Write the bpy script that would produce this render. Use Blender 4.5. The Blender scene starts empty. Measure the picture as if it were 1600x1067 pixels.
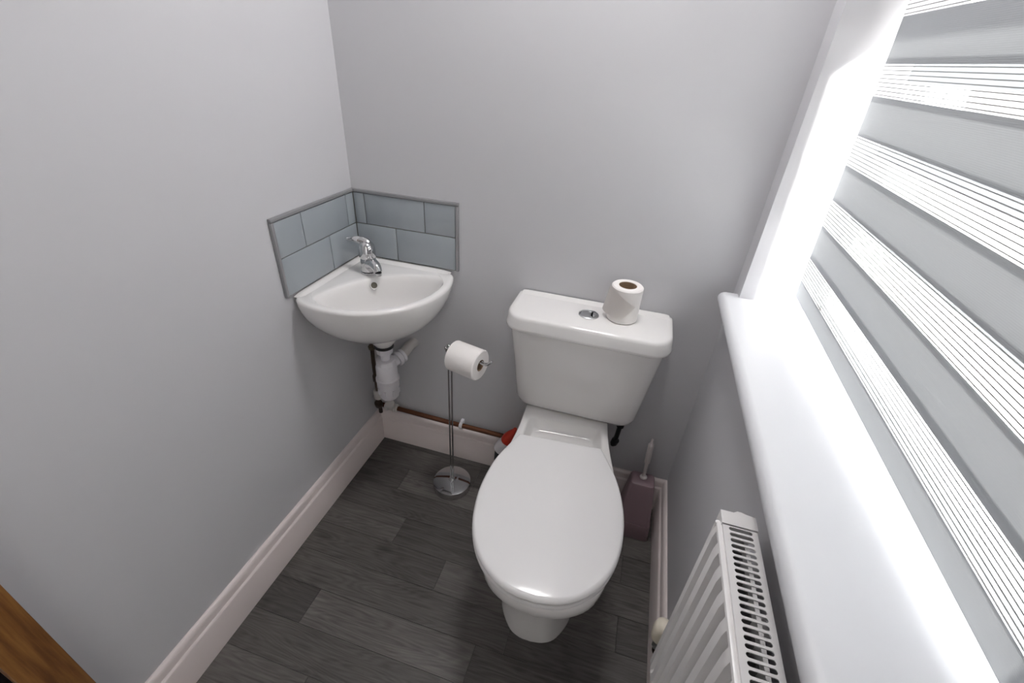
import bpy, bmesh, math, random
from mathutils import Vector, Matrix

random.seed(4)
SC = bpy.context.scene
COL = SC.collection
PI = math.pi

# ------------------------------------------------------------------ camera
cam_d = bpy.data.cameras.new('camera')
cam = bpy.data.objects.new('camera', cam_d)
COL.objects.link(cam)
_r = Vector((0.95738312, 0.28302423, 0.05757468))
_u = Vector((-0.1976176, 0.49653872, 0.84521984))
_f = Vector((-0.21062964, 0.82057698, -0.53130836))
M = Matrix((( _r.x, _u.x, -_f.x, 0.8543734),
            ( _r.y, _u.y, -_f.y, -1.2267581),
            ( _r.z, _u.z, -_f.z, 1.3812644),
            (0, 0, 0, 1)))
cam.matrix_world = M
cam_d.sensor_width = 36
cam_d.lens = 704.504 * 36 / 1600
cam_d.clip_start = 0.01
cam_d.clip_end = 200
SC.camera = cam

# ------------------------------------------------------------------ light
SC.view_settings.view_transform = 'Standard'
SC.view_settings.look = 'None'
SC.view_settings.gamma = 1
SC.view_settings.use_curve_mapping = False
SC.view_settings.exposure = 1.40
FILL, HFILL = 19.0, 1.0          # emission of the added fill lights in room and hall
SUN_EL, SUN_AZ = math.radians(38.1), math.radians(-21)

world = bpy.data.worlds.new('sky')
SC.world = world
world.use_nodes = True
wt = world.node_tree
wt.nodes.clear()
wo = wt.nodes.new('ShaderNodeOutputWorld')
wb = wt.nodes.new('ShaderNodeBackground')
sky = wt.nodes.new('ShaderNodeTexSky')
sky.sky_type = 'NISHITA'
sky.sun_disc = False
sky.sun_elevation = SUN_EL
sky.sun_rotation = math.radians(90) - SUN_AZ
sky.air_density = 1.0
sky.dust_density = 4.0
hs = wt.nodes.new('ShaderNodeHueSaturation')
hs.inputs['Saturation'].default_value = 0.25
wt.links.new(sky.outputs[0], hs.inputs['Color'])
wt.links.new(hs.outputs[0], wb.inputs['Color'])
wb.inputs['Strength'].default_value = 0.5
wt.links.new(wb.outputs[0], wo.inputs['Surface'])

sun_d = bpy.data.lights.new('sun', 'SUN')
sun_d.energy = 22.0
sun_d.angle = math.radians(3.0)
sun_d.color = (1.0, 0.97, 0.93)
sun = bpy.data.objects.new('sun', sun_d)
COL.objects.link(sun)
_to = Vector((math.cos(SUN_EL) * math.cos(SUN_AZ), math.cos(SUN_EL) * math.sin(SUN_AZ), math.sin(SUN_EL)))
sun.rotation_euler = _to.to_track_quat('Z', 'Y').to_euler()
sun.location = (6, -2, 7)

por_d = bpy.data.lights.new('window_portal', 'AREA')
por_d.shape = 'RECTANGLE'
por_d.size, por_d.size_y = 0.98, 1.2
por_d.cycles.is_portal = True
por = bpy.data.objects.new('window_portal', por_d)
COL.objects.link(por)
por.location = (1.415, -0.55, 1.47)
por.rotation_euler = Vector((1, 0, 0)).to_track_quat('Z', 'Y').to_euler()

SC.cycles.max_bounces = 14
SC.cycles.diffuse_bounces = 8
SC.cycles.glossy_bounces = 4
SC.cycles.transmission_bounces = 10
SC.cycles.transparent_max_bounces = 16
SC.cycles.sample_clamp_indirect = 6
SC.cycles.use_denoising = True

# ------------------------------------------------------------------ materials
def mat(name, color, rough=0.5, metal=0.0, spec=0.5, coat=0.0, build=None):
    m = bpy.data.materials.new(name)
    m.use_nodes = True
    nt = m.node_tree
    b = nt.nodes['Principled BSDF']
    b.inputs['Base Color'].default_value = (*color, 1)
    b.inputs['Roughness'].default_value = rough
    b.inputs['Metallic'].default_value = metal
    b.inputs['Specular IOR Level'].default_value = spec
    b.inputs['Coat Weight'].default_value = coat
    if build:
        build(nt, b)
    return m

def N(nt, kind, **kw):
    n = nt.nodes.new(kind)
    for k, v in kw.items():
        if k in n.inputs:
            n.inputs[k].default_value = v
        else:
            setattr(n, k, v)
    return n

def bump_noise(scale, strength, dist=0.002, detail=4):
    def f(nt, b):
        tc = N(nt, 'ShaderNodeNewGeometry')
        no = N(nt, 'ShaderNodeTexNoise', Scale=scale, Detail=detail)
        bp = N(nt, 'ShaderNodeBump', Strength=strength, Distance=dist)
        nt.links.new(tc.outputs['Position'], no.inputs['Vector'])
        nt.links.new(no.outputs['Fac'], bp.inputs['Height'])
        nt.links.new(bp.outputs['Normal'], b.inputs['Normal'])
    return f

PAINT = mat('wall_paint', (0.575, 0.572, 0.592), 0.55, spec=0.3, build=bump_noise(260, 0.05, 0.001))
CEIL = mat('ceiling_paint', (0.8, 0.8, 0.8), 0.8, spec=0.2)
GLOSSP = mat('white_gloss_paint', (0.73, 0.655, 0.64), 0.35, build=bump_noise(40, 0.03))
SILLP = mat('sill_paint', (0.66, 0.668, 0.69), 0.45)
CERAM = mat('white_ceramic', (0.80, 0.785, 0.775), 0.08, coat=0.4)
SEATP = mat('white_seat_plastic', (0.78, 0.77, 0.77), 0.16)
PLAST = mat('white_pipe_plastic', (0.74, 0.72, 0.75), 0.35)
GREYP = mat('grey_white_plastic', (0.55, 0.52, 0.50), 0.4)
UPVC = mat('white_upvc', (0.82, 0.83, 0.84), 0.3)
CHROME = mat('chrome', (0.62, 0.62, 0.63), 0.06, metal=1)
STEEL = mat('brushed_steel', (0.50, 0.51, 0.52), 0.38, metal=1)
RUBBER = mat('black_rubber', (0.012, 0.012, 0.014), 0.5)
DARKM = mat('dark_pipe', (0.055, 0.035, 0.025), 0.5, metal=0.3)
COPPER = mat('copper', (0.16, 0.065, 0.035), 0.42, metal=0.75, build=bump_noise(60, 0.1))
GROUT = mat('grey_grout', (0.16, 0.15, 0.13), 0.9)
TRIMM = mat('grey_tile_trim', (0.30, 0.30, 0.31), 0.3, metal=0.3)
RADW = mat('white_radiator_enamel', (0.80, 0.785, 0.78), 0.3)
BRUSHP = mat('mauve_plastic', (0.25, 0.172, 0.193), 0.4)
HANDLEP = mat('pale_handle_plastic', (0.62, 0.57, 0.56), 0.35)
PAPER = mat('toilet_paper', (0.86, 0.83, 0.81), 0.95, spec=0.1, build=bump_noise(300, 0.25, 0.001))
CARD = mat('brown_cardboard', (0.33, 0.22, 0.14), 0.9)
FINSHADE = mat('shade_grey_fin', (0.20, 0.195, 0.19), 0.6)  # darkened colour, puts shade between the grille slots
CREAM = mat('cream_plastic', (0.72, 0.66, 0.55), 0.4)
REDC = mat('red_cap_plastic', (0.55, 0.03, 0.012), 0.35)
BOTTLE = mat('dark_bottle_plastic', (0.02, 0.02, 0.025), 0.35)
ORANGE = mat('orange_label', (0.5, 0.13, 0.02), 0.5)
SUBFL = mat('dark_underlay', (0.03, 0.027, 0.026), 0.9)
HALL = mat('hall_paint', (0.66, 0.655, 0.65), 0.7, spec=0.2)
HOLESHADE = mat('overflow_hole_shade', (0.12, 0.11, 0.08), 0.4)  # dark colour for the shade inside the overflow hole

def tile_nodes(nt, b):
    g = N(nt, 'ShaderNodeNewGeometry')
    no = N(nt, 'ShaderNodeTexNoise', Scale=9, Detail=3)
    mx = N(nt, 'ShaderNodeMix', data_type='RGBA')
    mx.inputs[6].default_value = (0.315, 0.345, 0.372, 1)
    mx.inputs[7].default_value = (0.345, 0.378, 0.402, 1)
    nt.links.new(g.outputs['Position'], no.inputs['Vector'])
    nt.links.new(no.outputs['Fac'], mx.inputs[0])
    nt.links.new(mx.outputs[2], b.inputs['Base Color'])
TILE = mat('blue_grey_glass_tile', (0.25, 0.3, 0.33), 0.12, coat=0.3, build=tile_nodes)

def plank_nodes(nt, b):
    g = N(nt, 'ShaderNodeNewGeometry')
    oi = N(nt, 'ShaderNodeObjectInfo')
    # offset per plank so that the grain differs
    cmb = N(nt, 'ShaderNodeCombineXYZ')
    mul = N(nt, 'ShaderNodeMath', operation='MULTIPLY')
    mul.inputs[1].default_value = 37.0
    nt.links.new(oi.outputs['Random'], mul.inputs[0])
    nt.links.new(mul.outputs[0], cmb.inputs['X'])
    nt.links.new(mul.outputs[0], cmb.inputs['Z'])
    add = N(nt, 'ShaderNodeVectorMath', operation='ADD')
    nt.links.new(g.outputs['Position'], add.inputs[0])
    nt.links.new(cmb.outputs[0], add.inputs[1])
    # long fibres
    mp = N(nt, 'ShaderNodeMapping')
    mp.inputs['Scale'].default_value = (7, 150, 7)
    nt.links.new(add.outputs[0], mp.inputs['Vector'])
    n1 = N(nt, 'ShaderNodeTexNoise', Scale=1.0, Detail=8, Roughness=0.65)
    nt.links.new(mp.outputs[0], n1.inputs['Vector'])
    # cathedral figure
    mp2 = N(nt, 'ShaderNodeMapping')
    mp2.inputs['Scale'].default_value = (2.4, 17, 3)
    nt.links.new(add.outputs[0], mp2.inputs['Vector'])
    n2 = N(nt, 'ShaderNodeTexNoise', Scale=1.0, Detail=1.5, Roughness=0.4)
    nt.links.new(mp2.outputs[0], n2.inputs['Vector'])
    m2 = N(nt, 'ShaderNodeMath', operation='MULTIPLY')
    m2.inputs[1].default_value = 130.0
    nt.links.new(n2.outputs['Fac'], m2.inputs[0])
    sn = N(nt, 'ShaderNodeMath', operation='SINE')
    nt.links.new(m2.outputs[0], sn.inputs[0])
    # knots
    mp3 = N(nt, 'ShaderNodeMapping')
    mp3.inputs['Scale'].default_value = (3.0, 9.0, 3)
    nt.links.new(add.outputs[0], mp3.inputs['Vector'])
    vo = N(nt, 'ShaderNodeTexVoronoi', Scale=1.0)
    nt.links.new(mp3.outputs[0], vo.inputs['Vector'])
    kr = N(nt, 'ShaderNodeMapRange')
    kr.inputs['From Min'].default_value = 0.02
    kr.inputs['From Max'].default_value = 0.13
    kr.inputs['To Min'].default_value = 0.45
    kr.inputs['To Max'].default_value = 1.0
    nt.links.new(vo.outputs['Distance'], kr.inputs['Value'])
    # big soft tone
    n3 = N(nt, 'ShaderNodeTexNoise', Scale=5.0, Detail=2)
    nt.links.new(add.outputs[0], n3.inputs['Vector'])
    # sum
    a1 = N(nt, 'ShaderNodeMath', operation='MULTIPLY_ADD')
    a1.inputs[1].default_value = 0.75
    nt.links.new(n1.outputs['Fac'], a1.inputs[0])
    s2 = N(nt, 'ShaderNodeMath', operation='MULTIPLY')
    s2.inputs[1].default_value = 0.050
    nt.links.new(sn.outputs[0], s2.inputs[0])
    nt.links.new(s2.outputs[0], a1.inputs[2])
    a3 = N(nt, 'ShaderNodeMath', operation='MULTIPLY_ADD')
    a3.inputs[1].default_value = 0.35
    nt.links.new(n3.outputs['Fac'], a3.inputs[0])
    nt.links.new(a1.outputs[0], a3.inputs[2])
    cr = N(nt, 'ShaderNodeValToRGB')
    cr.color_ramp.elements[0].position = 0.30
    cr.color_ramp.elements[0].color = (0.043, 0.038, 0.036, 1)
    cr.color_ramp.elements[1].position = 0.80
    cr.color_ramp.elements[1].color = (0.150, 0.139, 0.131, 1)
    nt.links.new(a3.outputs[0], cr.inputs['Fac'])
    mx = N(nt, 'ShaderNodeMix', data_type='RGBA', blend_type='MULTIPLY')
    mx.inputs[0].default_value = 1.0
    nt.links.new(cr.outputs[0], mx.inputs[6])
    nt.links.new(oi.outputs['Color'], mx.inputs[7])
    mk = N(nt, 'ShaderNodeMix', data_type='RGBA', blend_type='MULTIPLY')
    mk.inputs[0].default_value = 1.0
    nt.links.new(mx.outputs[2], mk.inputs[6])
    nt.links.new(kr.outputs[0], mk.inputs[7])
    nt.links.new(mk.outputs[2], b.inputs['Base Color'])
    bp = N(nt, 'ShaderNodeBump', Strength=0.15, Distance=0.001)
    nt.links.new(n1.outputs['Fac'], bp.inputs['Height'])
    nt.links.new(bp.outputs['Normal'], b.inputs['Normal'])
PLANK = mat('grey_wood_vinyl', (0.12, 0.115, 0.11), 0.42, spec=0.35, build=plank_nodes)

def oak_nodes(nt, b):
    g = N(nt, 'ShaderNodeNewGeometry')
    mp = N(nt, 'ShaderNodeMapping')
    mp.inputs['Scale'].default_value = (90, 90, 5)
    n1 = N(nt, 'ShaderNodeTexNoise', Scale=1.0, Detail=6, Roughness=0.6)
    cr = N(nt, 'ShaderNodeValToRGB')
    cr.color_ramp.elements[0].position = 0.35
    cr.color_ramp.elements[0].color = (0.16, 0.062, 0.018, 1)
    cr.color_ramp.elements[1].position = 0.7
    cr.color_ramp.elements[1].color = (0.36, 0.16, 0.045, 1)
    nt.links.new(g.outputs['Position'], mp.inputs['Vector'])
    nt.links.new(mp.outputs[0], n1.inputs['Vector'])
    nt.links.new(n1.outputs['Fac'], cr.inputs['Fac'])
    nt.links.new(cr.outputs[0], b.inputs['Base Color'])
OAK = mat('oak', (0.28, 0.13, 0.045), 0.4, build=oak_nodes)

def brick_nodes(nt, b):
    g = N(nt, 'ShaderNodeNewGeometry')
    sp = N(nt, 'ShaderNodeSeparateXYZ')
    cm = N(nt, 'ShaderNodeCombineXYZ')
    br = N(nt, 'ShaderNodeTexBrick', Scale=4.4)
    br.inputs['Color1'].default_value = (0.50, 0.27, 0.20, 1)
    br.inputs['Color2'].default_value = (0.42, 0.22, 0.17, 1)
    br.inputs['Mortar'].default_value = (0.5, 0.46, 0.42, 1)
    nt.links.new(g.outputs['Position'], sp.inputs[0])
    nt.links.new(sp.outputs['Y'], cm.inputs['X'])
    nt.links.new(sp.outputs['Z'], cm.inputs['Y'])
    nt.links.new(cm.outputs[0], br.inputs['Vector'])
    nt.links.new(br.outputs['Color'], b.inputs['Base Color'])
BRICK = mat('red_brick', (0.45, 0.25, 0.2), 0.9, build=brick_nodes)
ROOFM = mat('roof_tile', (0.16, 0.09, 0.07), 0.9)
GROUND = mat('pale_paving', (0.45, 0.44, 0.42), 0.9, build=bump_noise(8, 0.3))

def fabric(name, opaque):
    m = bpy.data.materials.new(name)
    m.use_nodes = True
    nt = m.node_tree
    nt.nodes.clear()
    out = N(nt, 'ShaderNodeOutputMaterial')
    g = N(nt, 'ShaderNodeNewGeometry')
    sp = N(nt, 'ShaderNodeSeparateXYZ')
    nt.links.new(g.outputs['Position'], sp.inputs[0])
    df = N(nt, 'ShaderNodeBsdfDiffuse')
    tl = N(nt, 'ShaderNodeBsdfTranslucent')
    ms = N(nt, 'ShaderNodeMixShader')
    nt.links.new(df.outputs[0], ms.inputs[1])
    nt.links.new(tl.outputs[0], ms.inputs[2])
    if opaque:
        df.inputs['Color'].default_value = (0.34, 0.355, 0.37, 1)
        tl.inputs['Color'].default_value = (0.66, 0.68, 0.70, 1)
        ms.inputs[0].default_value = OPQ_T
        wv = N(nt, 'ShaderNodeMath', operation='MULTIPLY'); wv.inputs[1].default_value = 2600.0
        nt.links.new(sp.outputs['Z'], wv.inputs[0])
        sn = N(nt, 'ShaderNodeMath', operation='SINE')
        nt.links.new(wv.outputs[0], sn.inputs[0])
        bp = N(nt, 'ShaderNodeBump', Strength=0.12, Distance=0.0005)
        nt.links.new(sn.outputs[0], bp.inputs['Height'])
        nt.links.new(bp.outputs['Normal'], df.inputs['Normal'])
        nt.links.new(ms.outputs[0], out.inputs['Surface'])
    else:
        df.inputs['Color'].default_value = (0.85, 0.85, 0.85, 1)
        tl.inputs['Color'].default_value = (0.85, 0.85, 0.85, 1)
        ms.inputs[0].default_value = 0.55
        # clear voile between the threads
        tr = N(nt, 'ShaderNodeBsdfTransparent')
        m2 = N(nt, 'ShaderNodeMixShader')
        m2.inputs[0].default_value = SHEER
        nt.links.new(tr.outputs[0], m2.inputs[1])
        nt.links.new(ms.outputs[0], m2.inputs[2])
        nt.links.new(m2.outputs[0], out.inputs['Surface'])
    return m
OPQ_T, SHEER = 0.026, 0.14
OPAQUE = fabric('blind_opaque_fabric', True)
SHEERM = fabric('blind_voile', False)
THREAD = mat('grey_thread', (0.22, 0.22, 0.22), 0.9)

gm = bpy.data.materials.new('window_glass')
gm.use_nodes = True
nt = gm.node_tree
nt.nodes.clear()
o_ = N(nt, 'ShaderNodeOutputMaterial')
t_ = N(nt, 'ShaderNodeBsdfTransparent')
t_.inputs['Color'].default_value = (0.93, 0.95, 0.95, 1)
g_ = N(nt, 'ShaderNodeBsdfGlossy', Roughness=0.02)
x_ = N(nt, 'ShaderNodeMixShader')
f_ = N(nt, 'ShaderNodeLayerWeight')
f2_ = N(nt, 'ShaderNodeMath', operation='POWER')
f2_.inputs[1].default_value = 4.0
f3_ = N(nt, 'ShaderNodeMath', operation='MULTIPLY_ADD')
f3_.inputs[1].default_value = 0.7
f3_.inputs[2].default_value = 0.05
nt.links.new(f_.outputs['Facing'], f2_.inputs[0])
nt.links.new(f2_.outputs[0], f3_.inputs[0])
nt.links.new(f3_.outputs[0], x_.inputs[0])
nt.links.new(t_.outputs[0], x_.inputs[1])
nt.links.new(g_.outputs[0], x_.inputs[2])
nt.links.new(x_.outputs[0], o_.inputs['Surface'])
GLASS = gm

# ------------------------------------------------------------------ geometry helpers
def link(name, bm, m, parent=None, root=(0, 0, 0), sharp=38, kind=None, label=None):
    """bm in world space -> one mesh object whose data is relative to root."""
    bmesh.ops.recalc_face_normals(bm, faces=bm.faces[:])
    for f in bm.faces:
        f.smooth = True
    lim = math.radians(sharp)
    for e in bm.edges:
        if len(e.link_faces) != 2 or e.calc_face_angle(0) > lim:
            e.smooth = False
    bmesh.ops.translate(bm, verts=bm.verts[:], vec=-Vector(root))
    me = bpy.data.meshes.new(name)
    bm.to_mesh(me)
    bm.free()
    me.materials.append(m)
    o = bpy.data.objects.new(name, me)
    COL.objects.link(o)
    if parent is not None:
        o.parent = parent
    else:
        o.location = root
    if kind:
        o['kind'] = kind
    if label:
        o['label'] = label
    return o

def thing(name, loc, label, cat, group=None):
    e = bpy.data.objects.new(name, None)
    e.empty_display_size = 0.05
    COL.objects.link(e)
    e.location = loc
    e['label'] = label
    e['category'] = cat
    if group:
        e['group'] = group
    return e

class Thing:
    """Empty plus a part() that builds children from world-space meshes."""
    def __init__(self, name, loc, label, cat, group=None):
        self.root = Vector(loc)
        self.e = thing(name, loc, label, cat, group)
    def part(self, name, bm, m, parent=None, **kw):
        return link(name, bm, m, parent or self.e, self.root, **kw)

def box(x0, x1, y0, y1, z0, z1, bev=0.0, seg=2, bm=None):
    b = bmesh.new()
    bmesh.ops.create_cube(b, size=1)
    for v in b.verts:
        v.co = Vector(((x0 + x1) / 2 + v.co.x * (x1 - x0), (y0 + y1) / 2 + v.co.y * (y1 - y0), (z0 + z1) / 2 + v.co.z * (z1 - z0)))
    if bev > 0:
        bmesh.ops.bevel(b, geom=b.edges[:], offset=bev, segments=seg, profile=0.5, affect='EDGES')
    return add(bm, b)

def add(bm, b):
    if bm is None:
        return b
    me = bpy.data.meshes.new('t')
    b.to_mesh(me)
    bm.from_mesh(me)
    bpy.data.meshes.remove(me)
    b.free()
    return bm

def loft(rings, cap0=True, cap1=True, bm=None, closed=True):
    b = bmesh.new()
    vs = [[b.verts.new(p) for p in r] for r in rings]
    n = len(rings[0])
    for i in range(len(rings) - 1):
        for j in range(n if closed else n - 1):
            k = (j + 1) % n
            b.faces.new((vs[i][j], vs[i][k], vs[i + 1][k], vs[i + 1][j]))
    if cap0:
        b.faces.new(list(reversed(vs[0])))
    if cap1:
        b.faces.new(vs[-1])
    return add(bm, b)

def frame(axis):
    z = Vector(axis).normalized()
    x = z.orthogonal().normalized() if abs(z.z) < 0.999 else Vector((1, 0, 0))
    y = z.cross(x)
    return x, y, z

def lathe(prof, c, axis=(0, 0, 1), seg=32, bm=None, cap0=True, cap1=True, sx=1.0, sy=1.0):
    x, y, z = frame(axis)
    c = Vector(c)
    rings = []
    for r, h in prof:
        r = max(r, 1e-5)
        rings.append([c + z * h + x * (r * sx * math.cos(2 * PI * k / seg)) + y * (r * sy * math.sin(2 * PI * k / seg)) for k in range(seg)])
    return loft(rings, cap0, cap1, bm)

def smooth_path(pts, n=8):
    pts = [Vector(p) for p in pts]
    if len(pts) < 3:
        return pts
    out = []
    P = [pts[0] * 2 - pts[1]] + pts + [pts[-1] * 2 - pts[-2]]
    for i in range(1, len(P) - 2):
        a, b_, c, d = P[i - 1], P[i], P[i + 1], P[i + 2]
        for k in range(n):
            t = k / n
            out.append(0.5 * ((2 * b_) + (c - a) * t + (2 * a - 5 * b_ + 4 * c - d) * t * t + (3 * b_ - a - 3 * c + d) * t ** 3))
    out.append(pts[-1])
    return out

def tube(pts, r, seg=12, bm=None, smooth=0, radii=None, flat=None):
    pts = smooth_path(pts, smooth) if smooth else [Vector(p) for p in pts]
    n = len(pts)
    rings = []
    prev = None
    for i, p in enumerate(pts):
        d = (pts[min(i + 1, n - 1)] - pts[max(i - 1, 0)]).normalized()
        if prev is None:
            x, y, _ = frame(d)
        else:
            x = (prev - d * prev.dot(d)).normalized()
            y = d.cross(x)
        prev = x
        rr = r
        if radii:
            t = i / (n - 1) * (len(radii) - 1)
            k = min(int(t), len(radii) - 2)
            rr = radii[k] + (radii[k + 1] - radii[k]) * (t - k)
        fy = flat if flat else 1.0
        rings.append([p + x * (rr * math.cos(2 * PI * k / seg)) + y * (rr * fy * math.sin(2 * PI * k / seg)) for k in range(seg)])
    return loft(rings, True, True, bm)

def rrect(x0, x1, y0, y1, r, n=6, rs=None):
    """rounded rectangle outline (ccw); rs = radii for (x1y1, x0y1, x0y0, x1y0)"""
    rs = rs or (r, r, r, r)
    out = []
    for (cx, cy, a0, rr) in ((x1 - rs[0], y1 - rs[0], 0, rs[0]), (x0 + rs[1], y1 - rs[1], 90, rs[1]), (x0 + rs[2], y0 + rs[2], 180, rs[2]), (x1 - rs[3], y0 + rs[3], 270, rs[3])):
        for k in range(n + 1):
            a = math.radians(a0 + 90 * k / n)
            out.append((cx + rr * math.cos(a), cy + rr * math.sin(a)))
    return out

def ring(outline, z):
    return [Vector((x, y, z)) for x, y in outline]

def profile_sweep(prof, p0, p1, mapf, bm=None):
    """extrude a 2-D profile [(a,b)] between p0 and p1 along one axis; mapf(a,b,t)->Vector"""
    return loft([[mapf(a, b, t) for a, b in prof] for t in (p0, p1)], True, True, bm)

# ------------------------------------------------------------------ room shell
W = 1.1432          # wall with the window
TOPZ = 2.30
YF = -1.072         # inside face of the door wall
WIN0, WIN1 = -0.0692, -1.03      # window opening along y
SILLZ, HEADZ = 0.90, 2.05

fl = link('floor', box(-0.1, W + 0.1, -2.6, 0.1, -0.05, -0.004), SUBFL, kind='structure')
link('wall_left', box(-0.1, 0, YF, 0.1, -0.05, TOPZ), PAINT, kind='structure')
link('wall_back', box(-0.1, W + 0.26, 0, 0.1, -0.05, TOPZ), PAINT, kind='structure')
b = box(W, W + 0.26, -1.6, 0.0, -0.05, SILLZ - 0.03)
box(W, W + 0.26, -1.6, 0.0, HEADZ, TOPZ, bm=b)
box(W, W + 0.26, WIN0, 0.0, SILLZ - 0.03, HEADZ, bm=b)
box(W, W + 0.26, -1.6, WIN1, SILLZ - 0.03, HEADZ, bm=b)
link('wall_right', b, PAINT, kind='structure')
link('ceiling', box(-0.1, W + 0.26, YF, 0.1, TOPZ, TOPZ + 0.05), CEIL, kind='structure')
# door wall: short nib at the left, strip over the opening, nib at the right
b = box(-0.1, 0.045, YF - 0.054, YF, -0.05, TOPZ)
box(0.045, 1.11, YF - 0.056, YF, 2.04, TOPZ, bm=b)
box(1.11, W + 0.1, YF - 0.056, YF, -0.05, TOPZ, bm=b)
link('wall_front', b, PAINT, kind='structure')
# dark hallway the picture was taken from
b = box(-1.0, 0.03, YF - 0.058, YF - 0.054, -0.05, TOPZ)
box(-1.05, -1.0, -2.6, YF - 0.03, -0.05, TOPZ, bm=b)
box(-1.05, 2.2, -2.65, -2.6, -0.05, TOPZ, bm=b)
box(2.2, 2.25, -2.65, -1.5, -0.05, TOPZ, bm=b)
box(-1.05, 2.25, -2.65, YF, TOPZ, TOPZ + 0.05, bm=b)
box(-1.05, -0.1, -2.65, YF, -0.05, -0.004, bm=b)
box(W + 0.1, 2.25, -2.65, -1.5, -0.05, -0.004, bm=b)
link('wall_hallway', b, HALL, kind='structure')

# added strip on the hall side of the doorway, black to stand for shade
link('shade_trim', box(-0.06, 0.030, YF - 0.070, YF - 0.056, -0.004, 2.12, 0.002), mat('painted_shade_black', (0.008, 0.006, 0.010), 0.4), kind='structure')

# oak lining of the doorway
dl = Thing('door_1', (0.05, YF - 0.028, 0), 'oak door lining at the lower left edge of the picture', 'door frame')
del dl.e['category'], dl.e['label']
dl.e['kind'] = 'structure'
dl.part('jamb', box(0.03, 0.052, YF - 0.058, YF + 0.002, 0, 2.06, 0.002), OAK)
dl.part('jamb', box(1.095, 1.115, YF - 0.058, YF + 0.002, 0, 2.06, 0.002), OAK)
dl.part('door_head', box(0.03, 1.115, YF - 0.058, YF + 0.002, 2.03, 2.06, 0.002), OAK)

# baseboards with a moulded top
HB, TB = 0.144, 0.020
SK = [(0, 0), (TB, 0), (TB, HB - 0.036), (TB - 0.002, HB - 0.032), (TB - 0.006, HB - 0.029), (TB - 0.0075, HB - 0.022), (TB - 0.008, HB - 0.012),
      (TB - 0.010, HB - 0.006), (TB - 0.014, HB - 0.001), (0.003, HB), (0, HB)]
link('baseboard_left', profile_sweep(SK, YF, 0.0, lambda a, c, t: Vector((a, t if t < -0.5 else -a, c))), GLOSSP, kind='structure')
link('baseboard_back', profile_sweep(SK, 0, 1, lambda a, c, t: Vector((a if t == 0 else W - a, -a, c))), GLOSSP, kind='structure')
link('baseboard_right', profile_sweep(SK, YF, 0.0, lambda a, c, t: Vector((W - a, t if t < -0.5 else -a, c))), GLOSSP, kind='structure')

# floor planks (sheet rows run parallel to the back wall)
ROW = 0.101
Y0 = -0.0404
shades = {}
rows = [
    (0, [0.46, 0.95], [1.0, 0.85, 1.05]),
    (1, [0.20, 0.62, 1.03], [0.80, 1.30, 0.9, 1.0]),
    (2, [0.55, 1.033], [0.92, 0.95, 0.8]),
    (3, [0.29, 0.80], [1.12, 0.88, 1.0]),
    (4, [0.485, 1.035], [0.92, 1.12, 0.85]),
    (5, [0.74], [0.98, 0.9]),
    (6, [0.167, 0.66, 1.0], [0.72, 1.25, 0.95, 0.9]),
    (7, [0.60, 1.02], [0.95, 1.0, 0.85]),
    (8, [0.276, 0.85], [1.18, 0.92, 1.02]),
    (9, [0.5, 0.98], [0.9, 1.05, 0.95]),
    (10, [0.2, 0.75], [1.0, 0.95, 1.0]),
]
def plank(x0, x1, y0, y1, s):
    g = 0.0006
    b = box(x0 + g, x1 - g, y0 + g, y1 - g, -0.004, 0.0)
    r = ((x0 + x1) / 2, (y0 + y1) / 2, 0)
    o = link('floor_plank', b, PLANK, None, r)
    o.parent = fl
    o.location = r
    o.color = (s, s, s * 0.99, 1)
for i, joints, sh in [(-1, [0.33, 0.84], [0.95, 1.05, 0.9])] + rows:
    y1 = Y0 - ROW * i
    y0 = y1 - ROW
    y1 = min(y1, 0.0)
    xs = [0.0] + joints + [W]
    for k in range(len(xs) - 1):
        plank(xs[k], xs[k + 1], y0, y1, sh[k])
for i in range(11, 25):
    y1 = Y0 - ROW * i
    j = 0.2 + 0.6 * random.random()
    for x0, x1 in ((0, j), (j, W)):
        plank(x0, x1, max(y1 - ROW, -2.6), y1, 0.85 + 0.3 * random.random())

# ------------------------------------------------------------------ window
wn = Thing('window_1', (1.33, -0.55, SILLZ), '', '')
del wn.e['category'], wn.e['label']
wn.e['kind'] = 'structure'
FX0, FX1 = 1.328, 1.39
ZB = SILLZ - 0.03
TR0, TR1 = 1.605, 1.655          # transom under the fanlight
b = box(FX0, FX1, WIN0 - 0.022, WIN0, ZB, HEADZ, 0.003)
box(FX0, FX1, WIN1, WIN1 + 0.040, ZB, HEADZ, 0.003, bm=b)
box(FX0, FX1, WIN1, WIN0, ZB, SILLZ - 0.012, 0.003, bm=b)
box(FX0, FX1, WIN1, WIN0, HEADZ - 0.05, HEADZ, 0.003, bm=b)
box(FX0, FX1, WIN1 + 0.06, WIN0 - 0.06, TR0, TR1, 0.003, bm=b)
wn.part('window_frame', b, UPVC)
def sash(sz0, sz1, w):
    sy0, sy1 = WIN1 + 0.020, WIN0 - 0.008
    b = box(FX0 - 0.008, FX1 - 0.008, sy1 - 0.022, sy1, sz0, sz1, 0.004)
    box(FX0 - 0.008, FX1 - 0.008, sy0, sy0 + 0.042, sz0, sz1, 0.004, bm=b)
    box(FX0 - 0.008, FX1 - 0.008, sy0, sy1, sz0, sz0 + w, 0.004, bm=b)
    box(FX0 - 0.008, FX1 - 0.008, sy0, sy1, sz1 - w, sz1, 0.004, bm=b)
    wn.part('sash', b, UPVC)
    b = bmesh.new()
    vs = [b.verts.new(p) for p in ((1.36, sy0 + 0.03, sz0 + 0.02), (1.36, sy1 - 0.018, sz0 + 0.02), (1.36, sy1 - 0.018, sz1 - 0.02), (1.36, sy0 + 0.03, sz1 - 0.02))]
    b.faces.new(vs)
    wn.part('glass_pane', b, GLASS)
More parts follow.
